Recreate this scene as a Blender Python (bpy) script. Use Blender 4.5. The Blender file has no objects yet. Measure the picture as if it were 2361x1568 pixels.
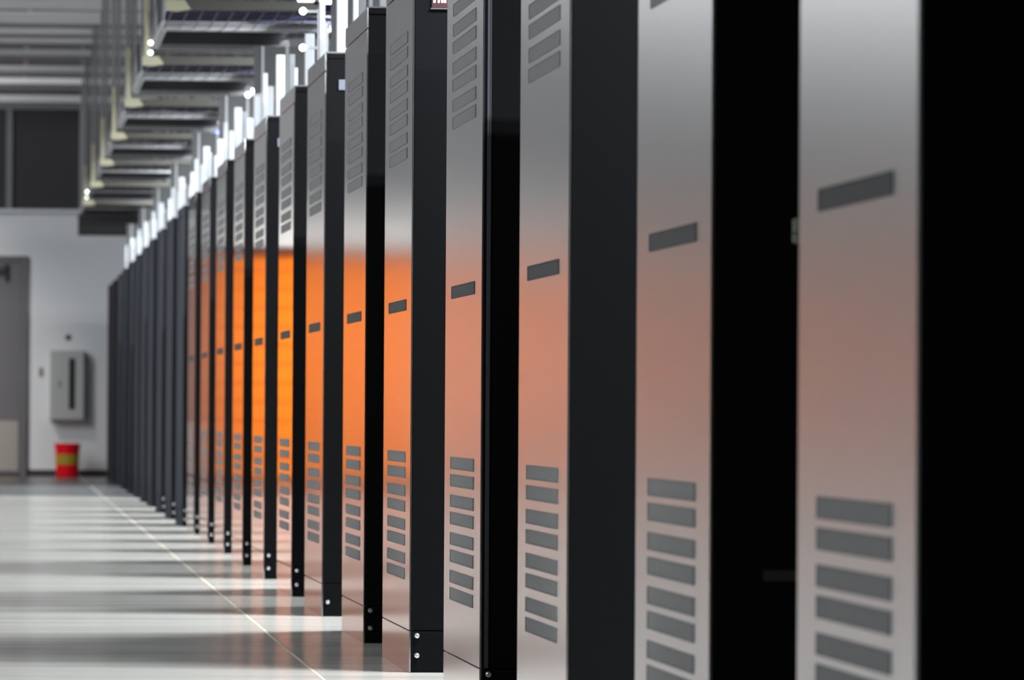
import bpy, bmesh, math, random
from mathutils import Matrix, Vector
random.seed(7)
S = bpy.context.scene
C = S.collection

# ------------------------------------------------------------------ camera
HC = 0.741
YAW, PITCH, ROLL = math.radians(5.1818), math.radians(0.7140), 0.006
fw = Vector((math.sin(YAW)*math.cos(PITCH), math.cos(YAW)*math.cos(PITCH), math.sin(PITCH)))
rt = Vector((math.cos(YAW), -math.sin(YAW), 0)); up = rt.cross(fw)
cr, sr = math.cos(ROLL), math.sin(ROLL)
r2 = rt*cr + up*sr; u2 = up*cr - rt*sr
cam = bpy.data.cameras.new('camera'); co = bpy.data.objects.new('camera', cam); C.objects.link(co)
co.matrix_world = Matrix(((r2.x, u2.x, -fw.x, 0), (r2.y, u2.y, -fw.y, 0), (r2.z, u2.z, -fw.z, HC), (0, 0, 0, 1)))
cam.lens = 200; cam.sensor_width = 36; cam.sensor_fit = 'HORIZONTAL'
cam.clip_start = 0.1; cam.clip_end = 300
cam.dof.use_dof = True; cam.dof.focus_distance = 15.0; cam.dof.aperture_fstop = 9.5
S.camera = co
# ------------------------------------------------------------------ world, lights, exposure
w = bpy.data.worlds.new('world'); S.world = w; w.use_nodes = True
w.node_tree.nodes['Background'].inputs[0].default_value = (0.6, 0.7, 0.85, 1)
w.node_tree.nodes['Background'].inputs[1].default_value = 0.02
S.view_settings.view_transform = 'Standard'; S.view_settings.look = 'None'
S.view_settings.gamma = 1; S.view_settings.use_curve_mapping = False
S.view_settings.exposure = 0.0

def area(name, loc, target, sx, sy, power, col=(1, 1, 1), spread=180):
    l = bpy.data.lights.new(name, 'AREA'); l.shape = 'RECTANGLE'; l.size = sx; l.size_y = sy
    l.energy = power; l.color = col; l.spread = math.radians(spread)
    o = bpy.data.objects.new(name, l); C.objects.link(o); o.location = loc
    o.rotation_euler = (Vector(target)-Vector(loc)).to_track_quat('-Z', 'Y').to_euler()
    return o
# high-bay lighting of the open hall to the left of the racks
for y, p in ((6, 370), (16, 390), (26, 540), (36, 620), (45, 430)):
    area('hall_light', (-6.5, y, 5.5), (1.2, y+0.5, 0.9), 2.0, 3.0, p, (0.955, 0.985, 1.0))
area('hall_light', (-4.2, 53.5, 4.9), (0.2, 62.0, 2.6), 2.0, 3.0, 270, (0.955, 0.985, 1.0))
# added lamp that brightens the unseen orange door
area('door_fill_light', (-2.6, 58.6, 4.2), (-2.6, 62.0, 0.7), 3.4, 0.5, 84, (1.0, 0.93, 0.84), 60)

# ------------------------------------------------------------------ helpers
def mat(name, col, rough=0.5, metal=0.0, spec=0.5, noise=None, bump=None, emit=None):
    m = bpy.data.materials.new(name); m.use_nodes = True
    nt = m.node_tree; b = nt.nodes['Principled BSDF']
    b.inputs['Base Color'].default_value = (*col, 1); b.inputs['Roughness'].default_value = rough
    b.inputs['Metallic'].default_value = metal; b.inputs['Specular IOR Level'].default_value = spec
    if noise or bump:
        tc = nt.nodes.new('ShaderNodeTexCoord'); mp = nt.nodes.new('ShaderNodeMapping')
        nz = nt.nodes.new('ShaderNodeTexNoise'); nz.inputs['Detail'].default_value = 5
        sc, amt = (noise or bump)
        mp.inputs['Scale'].default_value = sc
        nt.links.new(tc.outputs['Object'], mp.inputs[0]); nt.links.new(mp.outputs[0], nz.inputs['Vector'])
        nz.inputs['Scale'].default_value = 1.0
        if noise:
            rp = nt.nodes.new('ShaderNodeValToRGB')
            rp.color_ramp.elements[0].position = 0.3; rp.color_ramp.elements[1].position = 0.7
            rp.color_ramp.elements[0].color = (*[c*(1-amt) for c in col], 1)
            rp.color_ramp.elements[1].color = (*[min(1, c*(1+amt)) for c in col], 1)
            nt.links.new(nz.outputs['Fac'], rp.inputs[0]); nt.links.new(rp.outputs[0], b.inputs['Base Color'])
        if bump:
            bp = nt.nodes.new('ShaderNodeBump'); bp.inputs['Strength'].default_value = amt
            nt.links.new(nz.outputs['Fac'], bp.inputs['Height']); nt.links.new(bp.outputs[0], b.inputs['Normal'])
    if emit:
        b.inputs['Emission Color'].default_value = (*emit[0], 1); b.inputs['Emission Strength'].default_value = emit[1]
    return m

M = {}
M['silver'] = mat('brushed_steel', (0.72, 0.73, 0.74), 0.13, 0.93, 0.5, noise=((60, 60, 0.6), 0.05))
def brushed(m, col, diff, rough, share):
    # plain metal reflection over a grey lacquer, constant share at every angle
    nt = m.node_tree; out = nt.nodes['Material Output']
    g = nt.nodes.new('ShaderNodeBsdfGlossy'); g.distribution = 'BECKMANN'; g.inputs['Color'].default_value = (*col, 1); g.inputs['Roughness'].default_value = rough
    d = nt.nodes.new('ShaderNodeBsdfDiffuse'); d.inputs['Color'].default_value = (*diff, 1)
    x = nt.nodes.new('ShaderNodeMixShader'); x.inputs[0].default_value = share
    nt.links.new(d.outputs[0], x.inputs[1]); nt.links.new(g.outputs[0], x.inputs[2]); nt.links.new(x.outputs[0], out.inputs['Surface'])
brushed(M['silver'], (0.88, 0.88, 0.89), (0.20, 0.20, 0.205), 0.075, 0.86)
for nm_, ro_ in (('silver_satin', .15), ('silver_matte', .25), ('silver_dull', .31)):
    M[nm_] = mat('brushed_steel_'+nm_[7:], (0.72, 0.73, 0.74), ro_, 1.0)
    brushed(M[nm_], (0.58, 0.58, 0.59) if ro_ < .2 else (0.90, 0.90, 0.91), (0.30, 0.30, 0.305) if ro_ < .2 else (0.26, 0.26, 0.265), ro_, 0.86)
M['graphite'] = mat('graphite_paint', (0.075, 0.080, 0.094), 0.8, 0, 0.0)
M['black'] = mat('black_powder_coat', (0.0042, 0.0045, 0.0054), 0.55, 0, 0.07)
M['grille_up'] = mat('perforated_grille_upper_lit', (0.22, 0.225, 0.232), 0.7, 0, 0.06, noise=((300, 300, 300), 0.2))  # upper grilles toned apart to imitate the light at their height
M['grille'] = mat('perforated_grille', (0.23, 0.235, 0.24), 0.7, 0, 0.06, noise=((300, 300, 300), 0.25))
M['grille_dark'] = mat('perforated_grille_dark', (0.085, 0.09, 0.094), 0.7, 0, 0.05, noise=((300, 300, 300), 0.25))
M['bolt'] = mat('zinc_bolt', (0.75, 0.8, 0.85), 0.25, 0.8)
M['strip'] = mat('corner_strip_metal', (0.08, 0.085, 0.1), 0.5, 0, 0.3)
M['wall'] = mat('white_wall_paint', (0.78, 0.81, 0.85), 0.75, 0, 0.2, noise=((0.8, 0.8, 0.8), 0.03))
M['reflect_pale'] = mat('pale_reflector_paint', (0.86, 0.87, 0.88), 0.7, 0, 0.1)  # pale tone chosen for what the steel panels mirror
M['left_wall'] = mat('grey_left_wall', (0.33, 0.34, 0.35), 0.8, 0, 0.1)
M['dark_wall'] = mat('dark_hall_wall', (0.16, 0.16, 0.17), 0.8, 0, 0.1)
M['glass'] = mat('dark_window_glass', (0.06, 0.06, 0.064), 0.3, 0, 0.15)
M['mullion'] = mat('grey_mullion', (0.24, 0.26, 0.28), 0.5, 0, 0.3)
M['door'] = mat('grey_door_paint', (0.15, 0.15, 0.165), 0.5, 0, 0.25)
M['kick'] = mat('kick_plate_steel', (0.36, 0.35, 0.33), 0.4, 0.1)
M['rubber'] = mat('dark_rubber_base', (0.055, 0.055, 0.06), 0.6, 0, 0.2)
M['orange'] = mat('orange_door_paint', (1.0, 0.235, 0.003), 0.6, 0, 0.0)
M['galv'] = mat('galvanised_steel', (0.27, 0.275, 0.29), 0.55, 0.1)
M['wire'] = mat('dark_wire', (0.035, 0.035, 0.04), 0.5)
M['olive'] = mat('zinc_yellow_channel', (0.05, 0.048, 0.04), 0.55, 0.0)
M['cream'] = mat('cream_bracket_lit_post', (0.36, 0.345, 0.24), 0.5)
M['joist'] = mat('primed_joist', (0.46, 0.46, 0.47), 0.6)
M['joist_pale'] = mat('pale_joist', (0.85, 0.84, 0.86), 0.6)
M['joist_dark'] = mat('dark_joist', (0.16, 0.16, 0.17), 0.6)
M['deck'] = mat('roof_deck', (0.10, 0.10, 0.11), 0.7)
M['tray_dark'] = mat('black_tray_pan', (0.018, 0.018, 0.022), 0.6)
M['cable_black'] = mat('black_cable', (0.006, 0.006, 0.008), 0.6, 0, 0.1)
M['cable_blue'] = mat('blue_cable', (0.05, 0.10, 0.95), 0.5)
M['cable_navy'] = mat('navy_cable', (0.007, 0.010, 0.060), 0.7, 0, 0.1)
M['white'] = mat('white_powder_coat', (0.36, 0.38, 0.41), 0.5)
M['baffle'] = mat('pale_grey_baffle', (0.045, 0.046, 0.048), 0.6)
M['box'] = mat('grey_enclosure', (0.47, 0.50, 0.51), 0.5)
M['slot'] = mat('dark_slot', (0.012, 0.012, 0.013), 0.6)
M['brown'] = mat('brown_fitting', (0.11, 0.085, 0.07), 0.6)
M['tan'] = mat('tan_switch', (0.27, 0.25, 0.19), 0.6)
M['red'] = mat('red_plastic', (0.92, 0.004, 0.02), 0.5, 0, 0.15)
M['yellow'] = mat('yellow_label', (0.42, 0.34, 0.02), 0.5)
M['sign_red'] = mat('dark_red_sign', (0.05, 0.006, 0.010), 0.5)
M['sign_white'] = mat('white_letter', (0.6, 0.66, 0.75), 0.5)
M['plate'] = mat('pale_nameplate', (0.13, 0.14, 0.18), 0.5)
M['handle'] = mat('greenish_handle', (0.30, 0.34, 0.26), 0.5)
M['ghost'] = mat('dark_label_strip', (0.03, 0.03, 0.03), 0.6)
M['joint'] = mat('joint_filler', (0.78, 0.74, 0.56), 0.35)
M['lamp'] = mat('lamp_tube', (1, 1, 1), 0.4, emit=((0.92, 0.97, 1.0), 12.0))
M['lamp_bolt_glow'] = mat('lamp_and_bolt_glow', (1, 1, 1), 0.4, emit=((0.9, 1.0, 0.98), 6.0))

def floor_mat():
    m = bpy.data.materials.new('polished_floor'); m.use_nodes = True
    nt = m.node_tree; b = nt.nodes['Principled BSDF']
    tc = nt.nodes.new('ShaderNodeTexCoord'); mp = nt.nodes.new('ShaderNodeMapping')
    mp.inputs['Scale'].default_value = (0.35, 3.0, 1)
    nz = nt.nodes.new('ShaderNodeTexNoise'); nz.inputs['Scale'].default_value = 1.0; nz.inputs['Detail'].default_value = 7
    nz.inputs['Roughness'].default_value = 0.62
    rp = nt.nodes.new('ShaderNodeValToRGB')
    rp.color_ramp.elements[0].position = 0.32; rp.color_ramp.elements[0].color = (0.45, 0.437, 0.405, 1)
    rp.color_ramp.elements[1].position = 0.68; rp.color_ramp.elements[1].color = (0.68, 0.667, 0.632, 1)
    nt.links.new(tc.outputs['Object'], mp.inputs[0]); nt.links.new(mp.outputs[0], nz.inputs['Vector'])
    nt.links.new(nz.outputs['Fac'], rp.inputs[0]); nt.links.new(rp.outputs[0], b.inputs['Base Color'])
    b.inputs['Roughness'].default_value = 0.19
    b.inputs['Specular IOR Level'].default_value = 0.42
    return m
M['floor'] = floor_mat()

M['floor_dark'] = mat('dark_sealed_floor', (0.17, 0.172, 0.178), 0.25, 0, 0.2, noise=((0.6, 1.5, 1), 0.15))
class MB:
    """collects boxes and tubes, then links them as one mesh object"""
    def __init__(s): s.bm = bmesh.new()
    def box(s, x0, x1, y0, y1, z0, z1, bev=0.0):
        r = bmesh.ops.create_cube(s.bm, size=1)
        for v in r['verts']:
            v.co = Vector(((x0+x1)/2+v.co.x*(x1-x0), (y0+y1)/2+v.co.y*(y1-y0), (z0+z1)/2+v.co.z*(z1-z0)))
        if bev:
            es = {e for v in r['verts'] for e in v.link_edges}
            bmesh.ops.bevel(s.bm, geom=list(es), offset=bev, segments=2, affect='EDGES', profile=0.5)
        return s
    def tube(s, pts, r, n=8):
        rings = []
        for i, p in enumerate(pts):
            p = Vector(p)
            d = (Vector(pts[min(i+1, len(pts)-1)])-Vector(pts[max(i-1, 0)])).normalized()
            a = d.orthogonal().normalized() if abs(d.z) > .9 else Vector((0, 0, 1)).cross(d).normalized()
            b = d.cross(a)
            rings.append([s.bm.verts.new(p + (a*math.cos(t)+b*math.sin(t))*r) for t in [2*math.pi*k/n for k in range(n)]])
        for A, B in zip(rings, rings[1:]):
            for k in range(n): s.bm.faces.new((A[k], A[(k+1) % n], B[(k+1) % n], B[k]))
        s.bm.faces.new(rings[0][::-1]); s.bm.faces.new(rings[-1])
        return s
    def lathe(s, prof, n=24, x=0, y=0):
        rings = [[s.bm.verts.new((x+r*math.cos(2*math.pi*k/n), y+r*math.sin(2*math.pi*k/n), z)) for k in range(n)] for r, z in prof]
        for A, B in zip(rings, rings[1:]):
            for k in range(n): s.bm.faces.new((A[k], A[(k+1) % n], B[(k+1) % n], B[k]))
        s.bm.faces.new(rings[0][::-1]); s.bm.faces.new(rings[-1])
        return s
    def prism(s, pts, z0, z1, axis='z'):
        def P(a, b, c): return (a, b, c) if axis == 'z' else ((c, a, b) if axis == 'x' else (a, c, b))
        A = [s.bm.verts.new(P(a, b, z0)) for a, b in pts]; B = [s.bm.verts.new(P(a, b, z1)) for a, b in pts]
        n = len(pts)
        s.bm.faces.new(A[::-1]); s.bm.faces.new(B)
        for k in range(n): s.bm.faces.new((A[k], A[(k+1) % n], B[(k+1) % n], B[k]))
        return s
    def mesh(s, name, m):
        bmesh.ops.recalc_face_normals(s.bm, faces=s.bm.faces)
        me = bpy.data.meshes.new(name); s.bm.to_mesh(me); s.bm.free(); me.materials.append(m); return me
def link(name, me, parent=None, loc=(0, 0, 0)):
    o = bpy.data.objects.new(name, me); C.objects.link(o); o.location = loc
    if parent: o.parent = parent
    return o
def part(name, mb, m, parent, loc=(0, 0, 0)): return link(name, mb.mesh(name, m), parent, loc)
def thing(name, label, cat, loc, group=None):
    o = bpy.data.objects.new(name, None); C.objects.link(o); o.location = loc; o.empty_display_size = .2
    o['label'] = label; o['category'] = cat
    if group: o['group'] = group
    return o
def struct(name, mb, m, parent=None, loc=(0, 0, 0)):
    o = part(name, mb, m, parent, loc)
    if parent is None: o['kind'] = 'structure'
    return o

# ------------------------------------------------------------------ room shell
YE = 62.0
XL, XR, YB, ZC = -9.0, 7.0, -4.0, 5.6
floor = struct('floor', MB().box(XL, XR, YB, 48.4, -0.2, 0), M['floor'])
part('dark_floor_bay', MB().box(XL, XR, 48.4, YE, -0.2, 0), M['floor_dark'], floor)
part('control_joint', MB().box(0.898, 0.906, 3, YE-.02, -0.002, 0.0012), M['joint'], floor)
ceil = struct('ceiling', MB().box(XL, XR, YB, YE, ZC, ZC+.2), M['deck'])
wall = struct('wall_far', MB().box(XL, XR, YE, YE+.2, 0, ZC), M['wall'])
struct('wall_left', MB().box(XL-.2, XL, YB, YE+.2, 0, ZC), M['left_wall'])
struct('wall_right', MB().box(XR, XR+.2, YB, YE+.2, 0, ZC), M['dark_wall'])
struct('wall_back', MB().box(XL, XR, YB-.2, YB, 0, ZC), M['dark_wall'])
# roof joists running across the hall
for i, (y, z, h, k) in enumerate([(60.75, 4.0, .07, 0), (59.2, 4.04, .05, 1), (57.4, 4.0, .06, 0), (56.2, 4.02, .06, 1), (55.2, 4.0, .05, 0), (53.8, 4.03, .06, 1), (52.7, 4.0, .05, 0),
          (51.6, 4.02, .05, 1), (50.9, 4.0, .05, 0), (50.2, 4.0, .04, 1), (49.7, 4.0, .05, 0), (48.9, 4.0, .04, 1), (48.3, 4.0, .06, 0), (47.6, 4.0, .05, 0), (46.6, 4.0, .05, 0), (45.8, 4.0, .05, 0), (45.0, 4.0, .05, 1)]):
    part('joist', MB().box(-0.5, 1.25 if i > 1 else 2.6, y-.05, y+.05, z, z+h),
         M['joist_dark'] if k else M['joist_pale' if i < 4 else 'joist'], ceil)
for x in (-0.3, 0.28):
    part('conduit', MB().box(x-.02, x+.02, 44.5, 61.5, 4.24, 4.29), M['joist'], ceil)
# glazed dark opening in the upper part of the far wall
struct('added_panel_2', MB().box(-0.355, XR-.01, YE-.03, YE-.002, 4.065, ZC-.01), M['dark_wall'])  # added dark sheet, darkens the background behind the joists
win = struct('window_1', MB().box(-0.35, 2.6, YE-.03, YE-.004, 2.90, 4.02), M['glass'])
for x0, x1 in ((-0.35, -0.29), (0.095, 0.165), (0.885, 0.945), (1.68, 1.74), (2.54, 2.6)):
    part('mullion', MB().box(x0, x1, YE-.09, YE-.03, 2.90, 4.02, .006), M['mullion'], win)
part('window_head', MB().box(-0.35, 2.6, YE-.08, YE-.03, 3.98, 4.06), M['mullion'], win)
part('window_sill', MB().box(-0.35, 2.6, YE-.1, YE-.004, 2.86, 2.90, .005), M['wall'], win)
struct('added_panel_1', MB().box(XL+.01, -0.36, YE-.04, YE-.002, 2.82, ZC-.01).box(XL+.01, -4.46, YE-.04, YE-.002, 2.47, 2.82), M['reflect_pale'])  # unseen pale panel added for the steel panels to mirror
# grey door, only its right-hand strip is in the picture
door = struct('door_1', MB().box(-0.24, 0.272, YE-.045, YE-.004, 0.03, 2.335, .004), M['door'])
part('door_frame', MB().box(0.272, 0.335, YE-.07, YE-.004, 0, 2.39).box(-0.29, -0.24, YE-.07, YE-.004, 0, 2.39).box(-0.24, 0.272, YE-.07, YE-.004, 2.335, 2.39), M['door'], door)
part('kick_plate', MB().box(-0.21, 0.245, YE-.05, YE-.045, 0.06, 0.60, .002), M['kick'], door)
part('door_closer', MB().box(-0.2, 0.10, YE-.12, YE-.045, 2.20, 2.27, .01), M['rubber'], door)
part('closer_arm', MB().box(0.09, 0.125, YE-.10, YE-.06, 2.12, 2.30, .004), M['slot'], door)
part('threshold', MB().box(-0.24, 0.272, YE-.06, YE-.004, 0.0, 0.03), M['rubber'], door)
struct('baseboard_far', MB().box(0.335, 6.9, YE-.02, YE-.002, 0, 0.072, .004), M['rubber'])
# unseen orange surface added as a roller door for the steel panels to mirror
rd = struct('door_2', MB().box(-4.35, -0.31, YE-.05, YE-.004, 0, 2.46), M['orange'])
for k in range(12):
    part('slat', MB().box(-4.33, -0.33, YE-.07, YE-.05, .01+k*.204, .198+k*.204, .008), M['orange'], rd)
for x in (-4.41, -0.355):
    part('guide_rail', MB().box(x, x+.06, YE-.1, YE-.004, 0, 2.55), M['door'], rd)
part('roller_housing', MB().box(-4.44, -0.36, YE-.3, YE-.004, 2.50, 2.80, .03), M['reflect_pale'], rd)

# ------------------------------------------------------------------ server cabinets
X0, D, WC, HT = 1.165, 1.03, 0.60, 2.022
ZN = [7.17, 9.27, 11.61, 13.70, 16.04, 18.05, 20.37, 22.49, 24.82, 26.98, 29.2, 31.4, 33.6, 35.8, 38.1, 40.4, 42.85, 44.95, 47.2, 49.5, 51.9, 54.1, 56.5, 58.6]
def skew_panel(z0, z1):
    # the steel end panels stand a few millimetres out of parallel with the aisle
    mb = MB()
    mb.prism([(0.003, 0.0), (0.0075, 0.0), (0.0075, D), (-0.003, D)], z0, z1)
    es = [e for e in mb.bm.edges]
    bmesh.ops.bevel(mb.bm, geom=es, offset=0.0012, segments=2, affect='EDGES')
    return mb
def sx(y): return 0.003 - 0.006*y/D
def vent_mb(z, h=0.032, y0=0.19, y1=0.838):
    # thin rim around a sunken perforated field
    mb = MB(); e = 0.006
    def ring(y0, y1, z0, z1, off):
        return [mb.bm.verts.new((sx(y)-off, y, zz)) for y, zz in ((y0, z0), (y1, z0), (y1, z1), (y0, z1))]
    A = ring(y0, y1, z, z+h, -0.0005); B = ring(y0, y1, z, z+h, 0.0018); Cc = ring(y0+e, y1-e, z+.003, z+h-.003, 0.0018); Dd = ring(y0+e, y1-e, z+.003, z+h-.003, 0.0006)
    for P, Q in ((A, B), (B, Cc), (Cc, Dd)):
        for k in range(4): mb.bm.faces.new((P[k], P[(k+1) % 4], Q[(k+1) % 4], Q[k]))
    mb.bm.faces.new(Dd)
    return mb
rows = []
for i in range(4):
    rows += [0.6225-.0316-i*.0965, 0.6225-.0316-.0442-i*.0965]
for i in range(4):
    rows += [1.4612+i*.0965, 1.4612+.0442+i*.0965]
vent_me = [vent_mb(z).mesh('vent_grille', M['grille' if z < 1 else 'grille_up']) for z in rows]
slot_me = vent_mb(1.0268).mesh('vent_grille', M['grille_dark'])
me = {}
me['carcass'] = MB().box(.014, WC, .014, D-.014, .02, 2.0).mesh('carcass', M['black'])
for nm, key in [(q, q) for q in ('silver', 'silver_satin', 'silver_matte', 'silver_dull', 'graphite')]:
    me['side_'+nm] = skew_panel(.1195, 1.953).mesh('side_panel', M[key])
    me['cap_'+nm] = skew_panel(1.957, HT).mesh('side_cap', M[key])
    me['sp_'+nm] = skew_panel(0.0, .1165).mesh('side_plinth', M[key])
me['roof'] = MB().box(.0078, WC, .001, D-.001, 2.0, HT-.001, .003).mesh('roof_plate', M['black'])
me['front_door'] = MB().box(.0078, WC-.003, 0, .0135, .1195, 1.998, .002).mesh('front_door', M['black'])
me['front_plinth'] = MB().box(.0078, WC-.003, 0.0005, .0135, 0, .1165, .002).mesh('front_plinth', M['black'])
me['rear_door'] = MB().box(.0078, WC-.003, D-.0135, D, .012, 1.998, .002).mesh('rear_door', M['black'])
def bolt_mb():
    mb = MB(); mb.lathe([(.0078, 0), (.0078, .003), (.0062, .006), (.003, .0078)], 14)
    bmesh.ops.rotate(mb.bm, verts=mb.bm.verts, cent=(0, 0, 0), matrix=Matrix.Rotation(math.pi/2, 3, 'X'))
    mb.box(-.006, .006, -.0085, -.0070, -.0008, .0008)
    return mb
me['bolt'] = bolt_mb().mesh('bolt', M['bolt'])
me['nameplate'] = MB().box(.052, .115, -.004, .0005, 1.888, 1.925, .0015).mesh('nameplate', M['plate'])
me['sign'] = MB().box(.055, .135, -.004, .0005, 1.880, 1.968, .0015).mesh('nameplate', M['sign_red'])
me['sign_rim'] = MB().box(.053, .137, -.006, .0004, 1.876, 1.880).box(.053, .137, -.006, .0004, 1.968, 1.972).mesh('sign_rim', M['strip'])
me['letter'] = MB().box(0, .0065, -.0052, -.004, 0, .03).mesh('letter', M['sign_white'])
me['handle'] = MB().box(.135, .155, -.03, -.012, 1.036, 1.060, .004).box(.135, .155, -.03, -.012, 1.018, 1.033, .004).box(.137, .153, -.012, .001, 1.022, 1.056).mesh('door_handle', M['handle'])
me['ghost'] = MB().box(.092, .19, -.0015, .0005, .464, .482).mesh('label_strip', M['ghost'])
me['strip'] = MB().box(.0142, .021, -.003, .0005, .1195, 1.998).box(.0215, .0235, -.006, .0005, .1195, 1.998).mesh('corner_strip', M['strip'])

ordn = ['nearest', 'second', 'third', 'fourth', 'fifth', 'sixth', 'seventh', 'eighth', 'ninth', 'tenth', 'eleventh', 'twelfth', 'thirteenth', 'fourteenth', 'fifteenth',
        'sixteenth', 'seventeenth', 'eighteenth', 'nineteenth', 'twentieth', 'twenty-first', 'twenty-second', 'twenty-third', 'last']
look = {0: 'nearest black server cabinet with a wide pale steel end panel, filling the picture height',
        1: 'second server cabinet from the camera, steel end panel, pale door handle on its black front',
        2: 'third server cabinet from the camera, steel end panel glowing pale orange below its single slot',
        3: 'fourth server cabinet from the camera, grey metal strip along its black front edge',
        4: 'fifth server cabinet from the camera, orange steel panel, red sign high on its black front',
        5: 'sixth server cabinet from the camera, orange steel panel, top just inside the picture',
        6: 'seventh server cabinet from the camera, steel panel, single bright bolt at its foot'}
for i, y in enumerate(ZN):
    if i in look: lab = look[i]
    elif i < 13: lab = '%s server cabinet from the camera, %s steel end panel and black front' % (ordn[i], 'dull reddish' if i > 11 else 'bright orange-reflecting')
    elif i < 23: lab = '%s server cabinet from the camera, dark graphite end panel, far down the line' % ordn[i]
    else: lab = 'last server cabinet of the line, dark graphite panel, beside the white far wall'
    t = thing('server_cabinet', lab, 'server cabinet', (X0, y, 0), 'server cabinets in a long receding line')
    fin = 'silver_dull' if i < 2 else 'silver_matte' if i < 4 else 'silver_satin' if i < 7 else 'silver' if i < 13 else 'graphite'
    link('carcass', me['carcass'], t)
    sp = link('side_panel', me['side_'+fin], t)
    link('side_cap', me['cap_'+fin], t); link('side_plinth', me['sp_'+fin], t); link('roof_plate', me['roof'], t)
    fd = link('front_door', me['front_door'], t); fp = link('front_plinth', me['front_plinth'], t); link('rear_door', me['rear_door'], t)
    if i < 13:
        for v in vent_me: link('vent_grille', v, sp)
        s = link('vent_grille', slot_me, sp); s['label'] = 'single darker vent slot at mid height'
    for z in ((.052,) if i == 6 else (.104, .048)):
        if i < 16: link('bolt', me['bolt'], fp, (.025, .0005, z))
    if i == 4:
        n = link('nameplate', me['sign'], fd); n['label'] = 'dark red sign with white letters'
        link('sign_rim', me['sign_rim'], fd)
        for k, x in enumerate((.060, .072, .082, .090)):
            link('letter', me['letter'], fd, (x, 0, 1.894))
    elif i % 2 == 0 and 2 <= i < 13: link('nameplate', me['nameplate'], fd)
    if i == 1: link('door_handle', me['handle'], fd); link('label_strip', me['ghost'], fd)
    if i == 3: link('corner_strip', me['strip'], t)
    # cabinets continuing the row away from the aisle, out of sight behind the end cabinet
    for k in (1, 2):
        r = thing('server_cabinet', 'black server cabinet %s along the row behind the %s steel-ended cabinet' % (('second', 'third')[k-1], ordn[i]), 'server cabinet', (X0+k*(WC+.004), y, 0), 'server cabinets continuing the rows')
        link('carcass', me['carcass'], r); link('front_door', me['front_door'], r); link('front_plinth', me['front_plinth'], r); link('rear_door', me['rear_door'], r)

# ------------------------------------------------------------------ strip lights in the wide aisles
house = MB().box(-.55, .55, -.06, .06, .03, .09, .008).mesh('lamp_housing', M['white'])
tube = MB().tube([(-.53, 0, .012), (.53, 0, .012)], .016, 10).mesh('lamp_tube', M['lamp'])
hang = MB().tube([(0, 0, .09), (0, 0, ZC-2.95)], .004, 6).mesh('hanger_rod', M['galv'])
far = [ZN[k]+D for k in range(24)]
for k in range(1, 21):
    wide = k % 2 == 1
    if not wide and k < 6: continue
    yc = (far[k]+ZN[k+1])/2
    for x in (2.15, 3.35):
        t = thing('strip_light', 'white fluorescent strip light above the aisle before the %s cabinet, %s of its pair' % (ordn[k+1], 'end one' if x < 3 else 'inner one'), 'light', (x, yc, 2.95), 'strip lights above the cabinet aisles')
        link('lamp_housing', house, t); link('lamp_tube', tube, t)
        for dx in (-.4, .4): link('hanger_rod', hang, t, (dx, 0, 0))
        a = area('strip_light_glow', (x, yc, 2.93), (x, yc, 0), 1.0, .05, (180 if wide else (60 if k < 9 else 150)), (0.93, 0.98, 1.0))

# ------------------------------------------------------------------ white stand-off brackets on the cabinet tops
for i in range(5, 21):
    y = ZN[i]
    big = (i % 2 == 0)
    h = .17 if big else .21
    nm = ordn[i]
    t = thing('support_bracket', 'white stand-off bracket on top of the %s cabinet from the camera' % nm, 'bracket', (X0, y, HT), 'white brackets on the cabinet tops')
    part('wide_upright', MB().box(.046, .084, .03, .07, .004, h+.10 if big else h, .003), M['white'], t)
    part('narrow_upright', MB().box(.012, .034, .55, .59, .004, .22 if big else .16, .003), M['white'], t)
    part('wide_upright', MB().box(.122, .154, .30, .34, .004, h+.06, .003), M['white'], t)
    part('base_plate', MB().box(.008, .16, .02, .62, 0, .005), M['joist_dark'], t)
# pale baffles behind the brackets, under the trays
for i in range(7, 22, 2):
    t = thing('air_baffle', 'pale grey sheet baffle standing on the %s cabinet under the cable trays' % ordn[i], 'baffle', (X0, ZN[i]+.9, HT), 'grey baffles under the cable trays')
    x0 = .085 if i > 7 else .20
    part('sheet', MB().box(x0, 1.2, 0, .012, .004, .50), M['baffle'], t)
    part('foot_rail', MB().box(x0-.005, 1.2, -.02, .03, 0, .02), M['joist_dark'], t)
    for k in range(4): part('rib', MB().box(x0+.035+k*.12, x0+.05+k*.12, -.008, 0, .02, .50), M['galv'], t)

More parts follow.
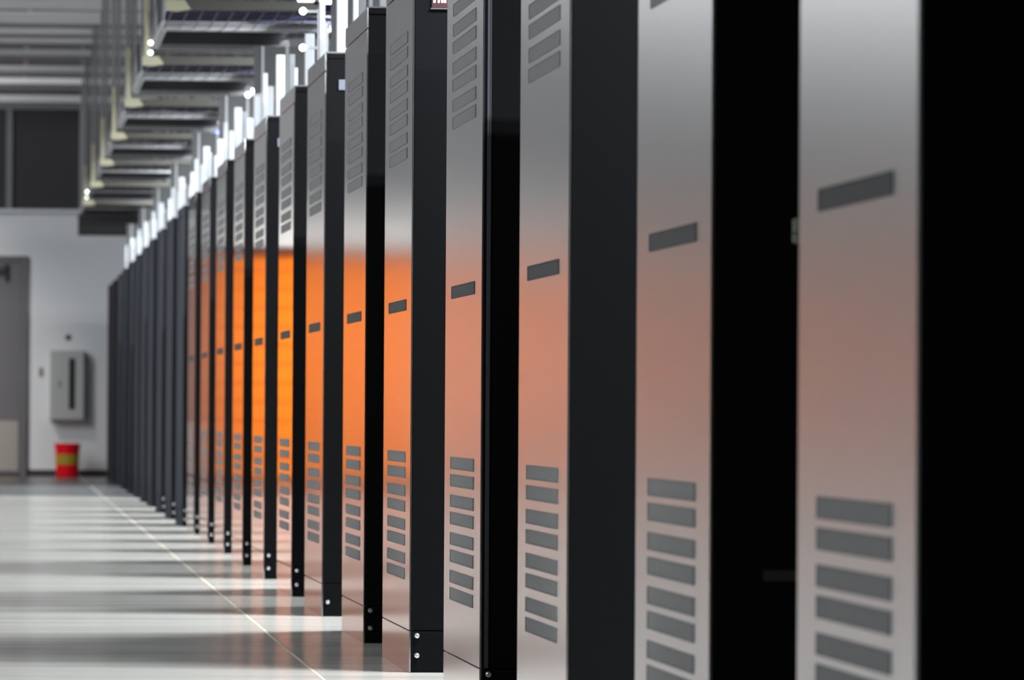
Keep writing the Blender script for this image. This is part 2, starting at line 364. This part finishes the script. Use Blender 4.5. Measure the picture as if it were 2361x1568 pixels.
# ------------------------------------------------------------------ overhead trapeze hangers and cable trays
U0, DU = 27.5, 4.41
u_names = ['first', 'second', 'third', 'fourth', 'fifth', 'sixth', 'seventh']
glint_bolt = MB().lathe([(.012, 0), (.012, .006), (.007, .011)], 12); bmesh.ops.rotate(glint_bolt.bm, verts=glint_bolt.bm.verts, cent=(0, 0, 0), matrix=Matrix.Rotation(math.pi/2, 3, 'X'))
glint_bolt = glint_bolt.mesh('bolt', M['lamp_bolt_glow'])  # glow put into the bolt heads to imitate bright glints
for k in range(7):
    y = U0+k*DU; nm = u_names[k]
    where = 'counted from the camera'
    t = thing('trapeze_hanger', '%s pale trapeze hanger %s, cream foot and tall post over the aisle' % (nm, where), 'hanger', (0, y, 0), 'trapeze hangers carrying the cable trays')
    part('cross_bar', MB().box(.87, 1.56, -.02, .02, 2.672, 2.716).box(.87, 1.56, -.02, .02, 2.735, 2.745), M['olive'], t)
    part('hanger_post', MB().box(.817, .840, -.018, .018, 3.03, ZC), M['joist_dark'], t)  # upper post, its shade put into the dark colour
    part('post_lit_end', MB().box(.815, .842, -.02, .02, 2.70, 3.04, .003), M['cream'], t)  # lower end of the post, lamplight put into the cream colour
    part('post_flange', MB().box(.846, .868, -.005, .02, 2.76, ZC), M['joist_dark'], t)
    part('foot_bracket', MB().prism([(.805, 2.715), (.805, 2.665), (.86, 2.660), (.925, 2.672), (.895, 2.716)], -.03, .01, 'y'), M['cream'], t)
    part('far_post', MB().box(1.52, 1.55, -.02, .02, 2.70, ZC), M['joist_dark'], t)
    if k in (1, 6):
        for z in (2.735, 2.79): link('bolt', glint_bolt, t, (.850, -.021, z))
    # steel frame tray over the next cabinet row
    tr = thing('cable_tray', '%s grey steel cable tray %s, open frame over the cabinets' % (nm, where), 'cable tray', (0, y, 2.68), 'steel cable trays over the cabinet rows')
    part('near_rail', MB().box(.83, 1.70, 1.68, 1.72, 0, .048, .003), M['galv'], tr)
    part('far_rail', MB().box(.835, 1.56, 3.18, 3.22, 0, .048, .003), M['galv'], tr)
    part('side_rail', MB().box(.83, .86, 1.72, 3.18, 0, .045), M['galv'], tr)
    part('tray_pan', MB().box(.86, 1.50, 1.72, 3.18, .03, .036), M['tray_dark'], tr)
    for q in range(4): part('rung', MB().box(.86, 1.5, 1.95+q*.3, 1.98+q*.3, .008, .03), M['tray_dark'], tr)
    part('rail_end', MB().box(1.42, 1.52, 3.10, 3.17, -.015, .012, .004), M['white'], tr)
    part('hanger_rod', MB().tube([(.845, 1.70, .04), (.845, 1.70, ZC-2.69)], .008, 6), M['joist_dark'], tr)
    part('hanger_rod', MB().tube([(.845, 3.20, .04), (.845, 3.20, ZC-2.69)], .008, 6), M['joist_dark'], tr)
    # wire basket with data cables over the wide aisle
    bs = thing('cable_basket', '%s wire basket of dark blue data cables %s' % (nm, where), 'cable tray', (0, y, 2.69), 'wire baskets of blue cables')
    wb = MB()
    for q in range(7): wb.tube([(.84, .42+q*.19, .006), (1.72, .42+q*.19, .006)], .004, 5)
    for q in range(12): wb.tube([(.85+q*.075, .42, .002), (.85+q*.075, 1.679, .002)], .003, 5)
    part('wire_mesh', wb, M['wire'], bs)['kind'] = 'stuff'
    cb = MB()
    for q in range(14):
        yy = .45+q*.068
        pts = [(.84+.11*j, yy+random.uniform(-.015, .015), .022+random.uniform(0, .02)) for j in range(9)]
        cb.tube(pts, random.uniform(.010, .018), 6)
    part('data_cables', cb, M['cable_navy'], bs)['kind'] = 'stuff'
    if k < 4:
        # black trunk cable with bright blue patch leads draped over the tray edge
        bb = thing('cable_bundle', '%s black cable bundle %s, bright blue leads lying on top' % (nm, where), 'cable bundle', (0, y-.06, 2.716), 'black cable bundles on the trays')
        sh = 0.0
        for q in range(7):
            mbk = MB()
            yy = 1.50+.03*q
            mbk.tube([(1.42+.02*q, yy, .016), (1.48, yy+.01, .03), (1.56, yy, .035+.004*(q % 3)), (1.66, yy-.01, .03), (1.72, yy, .028)], .022, 8)
            part('trunk_cable', mbk, M['cable_black'], bb)
        for q in range(3):
            mbl = MB()
            yy = 1.52+.06*q
            mbl.tube([(1.58, yy, .060), (1.63, yy, .066+.003*q), (1.70, yy, .058)], .012, 6)
            ld = part('patch_lead', mbl, M['cable_blue'], bb); ld['label'] = 'bright blue patch lead'

# dark cable duct at the end of the tray run, in front of the far wall
t = thing('end_duct', 'dark cable duct closing the tray run in front of the far wall', 'duct', (0, 57.6, 2.50), None)
part('duct_body', MB().box(.82, 1.75, 0, .5, 0, .20, .01), M['tray_dark'], t)
part('duct_lip', MB().box(.815, 1.76, -.015, .515, .20, .22), M['galv'], t)
for x in (.84, 1.70): part('duct_hanger', MB().box(x, x+.035, .2, .24, .2, ZC-2.5), M['galv'], t)

# small round lamps on stems above the racks
for (x, y, zs, nm) in ((1.137, 21.3, (2.098, 2.235), 'seventh'), (1.128, 25.75, (2.165,), 'ninth')):
    t = thing('lamp_post', 'thin post with round white lamp%s standing on the %s cabinet' % ('s' if len(zs) > 1 else '', nm), 'light', (x, y, HT), 'lamp posts on the cabinet tops')
    part('post', MB().box(.055, .067, .004, .016, 0, zs[-1]-HT+.01), M['galv'], t)
    for z in zs:
        mb = MB().lathe([(.0135, 0), (.0135, .01), (.009, .016), (.003, .018)], 14); bmesh.ops.rotate(mb.bm, verts=mb.bm.verts, cent=(0, 0, 0), matrix=Matrix.Rotation(math.pi/2, 3, 'X'))
        part('lamp_lens', mb, M['lamp_bolt_glow'], t, (0, 0, z-HT))
        part('lamp_arm', MB().box(-.008, .06, 0, .012, -.005+z-HT, .005+z-HT), M['galv'], t)

# ------------------------------------------------------------------ things on and by the far wall
t = thing('electrical_panel', 'grey wall-mounted electrical enclosure with a long dark vertical slot', 'electrical panel', (.585, YE, .61), None)
part('enclosure', MB().box(0, .372, -.20, -.001, 0, .757, .006), M['box'], t)
dr = part('panel_door', MB().box(.012, .36, -.212, -.20, .012, .745, .004), M['box'], t)
part('window_slot', MB().box(.203, .272, -.2145, -.2115, .118, .672), M['slot'], dr)
part('latch', MB().box(.085, .115, -.222, -.2115, .36, .43, .004), M['galv'], dr)
for z in (.1, .65): part('hinge', MB().tube([(.362, -.212, z-.03), (.362, -.212, z+.03)], .006, 8), M['galv'], dr)
t = thing('wall_switch', 'small tan switch plate between the grey door and electrical panel', 'switch', (.49, YE, 1.13), None)
part('plate', MB().box(-.022, .022, -.012, -.001, -.05, .05, .003), M['tan'], t)
part('toggle', MB().box(-.008, .008, -.022, -.012, -.016, .016, .002), M['brown'], t)
t = thing('wall_fitting', 'small round brown fitting on the wall above the electrical panel', 'fitting', (.779, YE, 1.511), None)
mb = MB().lathe([(.034, 0), (.034, .012), (.024, .02), (.01, .024)], 20); bmesh.ops.rotate(mb.bm, verts=mb.bm.verts, cent=(0, 0, 0), matrix=Matrix.Rotation(math.pi/2, 3, 'X'))
part('base', mb, M['brown'], t, (0, -.001, 0))
part('button', MB().box(-.008, .008, -.034, -.022, -.008, .008, .003), M['tan'], t)
t = thing('bucket', 'red plastic bucket with a yellow label on the floor by the far wall', 'bucket', (.773, 61.45, 0), None)
mb = MB(); mb.lathe([(.112, 0), (.118, .01), (.132, .34), (.130, .345), (.122, .345), (.108, .02)], 32)
part('body', mb, M['red'], t)
part('rim', MB().lathe([(.133, .325), (.139, .328), (.139, .357), (.135, .362), (.126, .362), (.126, .34)], 32), M['red'], t)
lb = MB(); n = 18
A = []; B = []
for k in range(n+1):
    a = math.radians(200+k*130/n)
    for z, L in ((.135, A), (.245, B)):
        r = .1185+(z-.01)*.0424+.0012
        L.append(lb.bm.verts.new((r*math.cos(a), r*math.sin(a), z)))
for k in range(n): lb.bm.faces.new((A[k], A[k+1], B[k+1], B[k]))
part('label_band', lb, M['yellow'], t)
part('bail_handle', MB().tube([(.139*math.cos(a), -.01+.139*math.sin(a)*.2-.09*math.sin(a), .335-.11*math.sin(a)) for a in [math.pi*q/12 for q in range(13)]], .003, 6), M['galv'], t)
